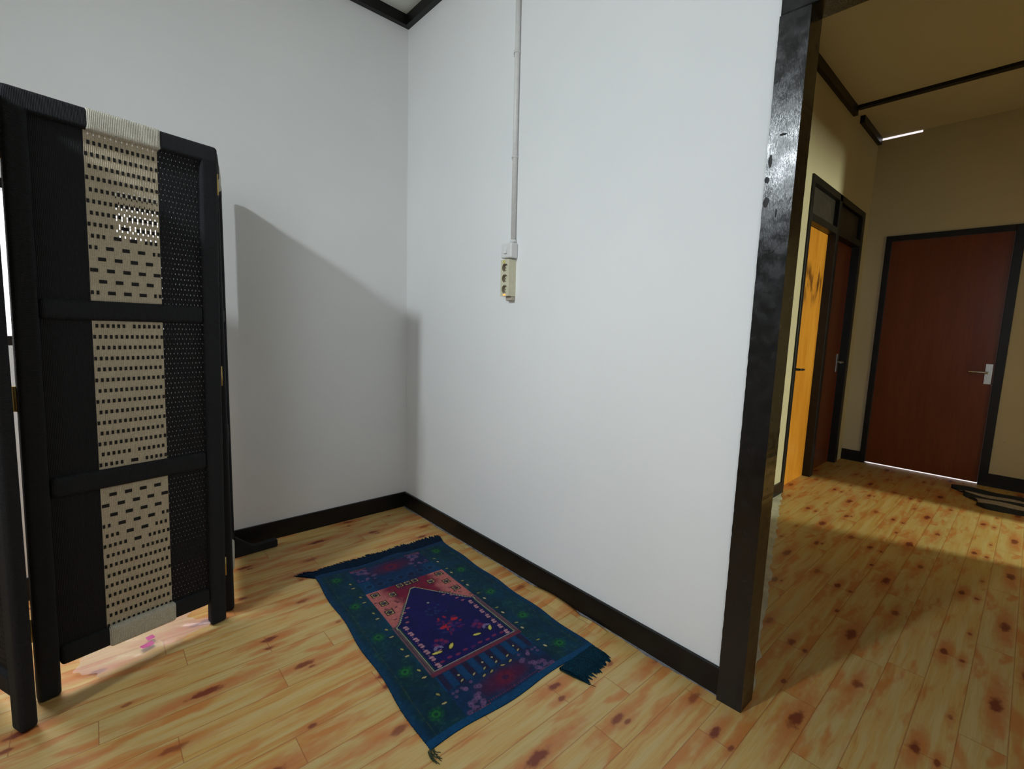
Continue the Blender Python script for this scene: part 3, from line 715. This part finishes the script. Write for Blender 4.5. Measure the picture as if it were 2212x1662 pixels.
    me = bpy.data.meshes.new('prayer_rug'); me.from_pydata(co2.tolist(), [], faces.tolist()); me.shade_smooth()
    c4 = np.ones((len(co2), 4), np.float32); c4[:W*H, :3] = img.reshape(-1, 3); c4[W*H:, :3] = (.003, .004, .008)
    at = me.color_attributes.new('weave', 'FLOAT_COLOR', 'POINT'); at.data.foreach_set('color', c4.ravel())
    t = NT('woven_rug_pile', 0.9); a_ = t.node('ShaderNodeAttribute'); a_.attribute_name = 'weave'
    x, y, z = t.xyz(); nn = t.noise(t.vec(x, y, z), 260, 3)
    t.color(t.mix(t.step(nn, .3, .7, 0, .45), a_.outputs['Color'], t.mix(1.0, a_.outputs['Color'], (.5, .5, .5), 'MULTIPLY')))
    t.b.inputs['Specular IOR Level'].default_value = .15; t.b.inputs['Sheen Weight'].default_value = .05; t.bump(nn, .5, .002)
    me.materials.append(t.m)
    o = bpy.data.objects.new('prayer_rug', me); COL.objects.link(o)
    tag(o, 'dark blue and teal prayer rug with an arch motif on the wooden floor', 'rug')
    fm = plain('navy_fringe_yarn', (.002, .012, .030), .9, var=.5, scale=220, bump=.6, spec=.15)
    fm2 = plain('teal_fringe_yarn', (.001, .022, .040), .9, var=.5, scale=220, bump=.6, spec=.15)
    def fringe(pa, pb, ea, eb, n, mat, seed, rise, z0=.004, label=None):
        """row of yarns from edge a-b out to e"""
        r_ = random.Random(seed); bm = bmesh.new()
        pa, pb, ea, eb = [Vector((*p, 0)) for p in (pa, pb, ea, eb)]
        ncol = n*2; prev = None
        for i in range(ncol+1):
            f = i/ncol; s_ = pa.lerp(pb, f); q = ea.lerp(eb, f); dd = q-s_
            k = 1 + (.16*r_.uniform(-1, 1)) + .05*math.sin(f*30)
            q = s_ + dd*k
            ring = []
            for t_ in (0, .35, .7, 1):
                p = s_.lerp(q, t_); hh = z0 + rise*math.sin(math.pi*min(1, t_*1.1))*(.6+.4*math.sin(f*17)) + (.0012 if i % 2 else 0)
                if t_ == 1: hh = .0022
                ring.append(bm.verts.new((p.x, p.y, hh)))
            ring += [bm.verts.new((v_.co.x, v_.co.y, .0005)) for v_ in (ring[3], ring[0])]
            if prev:
                for a in range(6):
                    b = (a+1) % 6; bm.faces.new((prev[a], prev[b], ring[b], ring[a]))
            prev = ring
        f_ = obj('fringe', bm, mat, o); 
        return f_
    fringe((-.739, -.530), (-.097, -.574), (-.800, -.458), (-.066, -.487), 130, fm, 1, .004, .005)
    fringe((-.312, -1.594), (-.136, -1.590), (-.292, -1.690), (-.132, -1.668), 46, fm2, 2, .012, .006)
    bm = bmesh.new(); r_ = random.Random(8)
    for k in range(16):
        a = Vector((-.800+r_.uniform(-.014, .006), -1.583+r_.uniform(-.004, .004), .004)); an = R(-100+r_.uniform(-30, 30)); ln = r_.uniform(.02, .045)
        pts = [a + Vector((math.cos(an+b_*.4)*ln*b_, math.sin(an+b_*.4)*ln*b_, -.0015*b_)) for b_ in (0, .35, .7, 1)]
        tube(bm, pts, .0009, 5)
    oy = plain('olive_yarn', (.02, .035, .012), .9, scale=200)
    obj('tassel', bm, oy, o); bm = bmesh.new()
    for k in range(4):
        a = Vector((-.312+r_.uniform(-.004, .004), -1.600, .003)); pts = [a + Vector((.012*b_+.02*b_*b_*(k/3), -(.055+.022*k)*b_, -.001*b_)) for b_ in (0, .3, .6, 1)]
        tube(bm, pts, .0009, 5)
    obj('loose_yarn', bm, oy, o)
    return o
rug()

# ------------------------------------------------------------------ conduit, switch and outlet strip on the wall
e = empty('electrical_conduit', (-.001, -.952, 1.50), 0, 'thin white plastic conduit running down the wall to the switch', 'conduit')
X0 = -.001
def lrel(bm, off):
    for v in bm.verts: v.co -= Vector(off)
    return bm
off = (-.001, -.952, 1.50)
bm = bmesh.new(); cyl(bm, (-.0115, -.930, ZC-.055), (-.0115, -.952, 1.508), .0105, 20); obj('pipe', lrel(bm, off), M['pvc'], e)
for z, y in ((2.285, -.9365), (1.862, -.9445)):
    bm = bmesh.new(); cyl(bm, (-.0115, y, z-.005), (-.0115, y, z+.005), .0135, 20); box(bm, -.006, 0.0, y+.008, y+.026, z-.005, z+.005); cyl(bm, (-.005, y+.020, z), (-.010, y+.020, z), .004, 10)
    obj('clip', lrel(bm, off), M['pvc'], e)
bm = bmesh.new(); cyl(bm, (-.0115, -.952, 1.500), (-.0115, -.952, 1.512), .0150, 20); obj('collar', lrel(bm, off), M['pvc'], e)

e = empty('light_switch', (0, -.940, 1.465), 0, 'small white square rocker switch box between conduit and outlets', 'switch')
b_ = obj('box', bx((-.042, 0.0, -.034, .034, -.033, .033)), M['switch'], e, bevel=.007, seg=3)
bm = bmesh.new(); prism(bm, [(-.0490, -.014), (-.0440, .016), (-.0405, .016), (-.0405, -.014)], -.009, .009); obj('rocker', bm, M['switch'], e, bevel=.001)
e = empty('power_strip', (0, -.938, 1.347), 0, 'ivory three-socket outlet strip hanging below the wall switch', 'power strip')
e.rotation_euler = (R(-1.0), 0, 0)
# body with three round recesses cut in
bm = bmesh.new()
d, hwid, hh = .042, .0275, .079
N = 28; zc = [.045, -.002, -.049]; rad = .0185
front = []
# front face built as strips around each recess
def ring_cell(z0, z1, cz):
    circ = [bm.verts.new((-d, rad*math.cos(2*math.pi*k/N), cz+rad*math.sin(2*math.pi*k/N))) for k in range(N)]
    def edge(k):
        a = 2*math.pi*k/N; c, s_ = math.cos(a), math.sin(a)
        t_ = min((hwid/abs(c)) if abs(c) > 1e-6 else 9, (((z1-cz) if s_ > 0 else (cz-z0))/abs(s_)) if abs(s_) > 1e-6 else 9)
        return bm.verts.new((-d, c*t_, cz+s_*t_))
    ed = [edge(k) for k in range(N)]
    for k in range(N): bm.faces.new((circ[k], circ[(k+1) % N], ed[(k+1) % N], ed[k]))
    for cy_ in (-hwid, hwid):
        for cz_ in (z0, z1):
            near = sorted(range(N), key=lambda k: (ed[k].co - Vector((-d, cy_, cz_))).length)[:2]
            if (ed[near[0]].co - Vector((-d, cy_, cz_))).length > 1e-5:
                bm.faces.new((ed[near[0]], ed[near[1]], bm.verts.new((-d, cy_, cz_))))
    back = [bm.verts.new((-d+.017, v.co.y*.96, cz+(v.co.z-cz)*.96)) for v in circ]
    for k in range(N):
        f = bm.faces.new((circ[k], back[k], back[(k+1) % N], circ[(k+1) % N])); f.material_index = 1
    f = bm.faces.new(back); f.material_index = 1
bounds = [.079, .0215, -.0255, -.079]
for i in range(3): ring_cell(bounds[i+1], bounds[i], zc[i])
# sides
c = [(-d, -hwid), (-d, hwid), (0, hwid), (0, -hwid)]
lo = [bm.verts.new((a, b, -hh)) for a, b in c]; hi = [bm.verts.new((a, b, hh)) for a, b in c]
for k in (1, 2, 3): bm.faces.new((lo[k], lo[(k+1) % 4], hi[(k+1) % 4], hi[k]))
bm.faces.new(lo); bm.faces.new(hi[::-1])
bmesh.ops.remove_doubles(bm, verts=bm.verts, dist=1e-6)
obj('body', bm, [M['strip'], M['strip2']], e, bevel=.0025, seg=3)
sock = None
for i in range(3):
    bm = bmesh.new()
    cyl(bm, (-d+.0165, 0, zc[i]), (-d+.0125, 0, zc[i]), .0125, 22, 0)
    for sg in (-1, 1): cyl(bm, (-d+.0125, sg*.0075, zc[i]), (-d+.0118, sg*.0075, zc[i]), .0028, 10, 1)
    for sg in (-1, 1): box(bm, -d+.0015, -d+.016, -.0025, .0025, zc[i]+sg*.0165-.002, zc[i]+sg*.0165+.002, 0)
    obj('socket', bm, [M['strip'], M['hole']], e)
bm = bmesh.new(); cyl(bm, (-d-.0005, .006, .070), (-d+.001, .006, .070), .0075, 18); o = obj('sticker', bm, M['sticker'], e); o['label'] = 'yellow oval sticker'; 
bm = bmesh.new(); box(bm, -d-.0012, -d+.001, -.008, .008, -.0765, -.0705); obj('indicator_lamp', bm, M['led'], e, bevel=.001)
obj('mounting_block', bx((-.024, 0.0, -.026, .012, -.098, -.0785)), plain('grey_beige_plastic', (.45, .40, .32), .5, var=.05), e, bevel=.003)

# ------------------------------------------------------------------ crumpled mat by the far door
bm = bmesh.new(); nu, nv = 60, 40; V = {}
c00, c10, c01, c11 = Vector((3.60, -2.21)), Vector((3.13, -2.42)), Vector((3.62, -2.95)), Vector((3.17, -3.0))
r = random.Random(21)
for i in range(nu+1):
    for j in range(nv+1):
        a, b = i/nu, j/nv; p = (c00.lerp(c10, a)).lerp(c01.lerp(c11, a), b)
        z = .014 + .012*math.sin(a*22+1.1*math.sin(b*6)) + .005*math.sin(b*15+a*7)
        p.y += .018*math.sin(a*16)*(1-b); p.x += .012*math.sin(b*9+a*4)
        V[i, j] = bm.verts.new((p.x, p.y, max(.006, z)))
for i in range(nu):
    for j in range(nv):
        f = bm.faces.new((V[i, j], V[i+1, j], V[i+1, j+1], V[i, j+1])); f.smooth = True
        a = i/nu; f.material_index = 1 if (.19 < a < .38 or .60 < a < .76) else 0
bd = [V[i, 0] for i in range(nu+1)] + [V[nu, j] for j in range(1, nv+1)] + [V[i, nv] for i in range(nu-1, -1, -1)] + [V[0, j] for j in range(nv-1, 0, -1)]
lw = [bm.verts.new((v.co.x, v.co.y, .0005)) for v in bd]
for k in range(len(bd)): bm.faces.new((bd[k], bd[(k+1) % len(bd)], lw[(k+1) % len(bd)], lw[k]))
o = obj('floor_mat', bm, [M['mat_dark'], M['mat_light']]); tag(o, 'crumpled charcoal and beige striped mat on the floor by the brown door', 'mat')
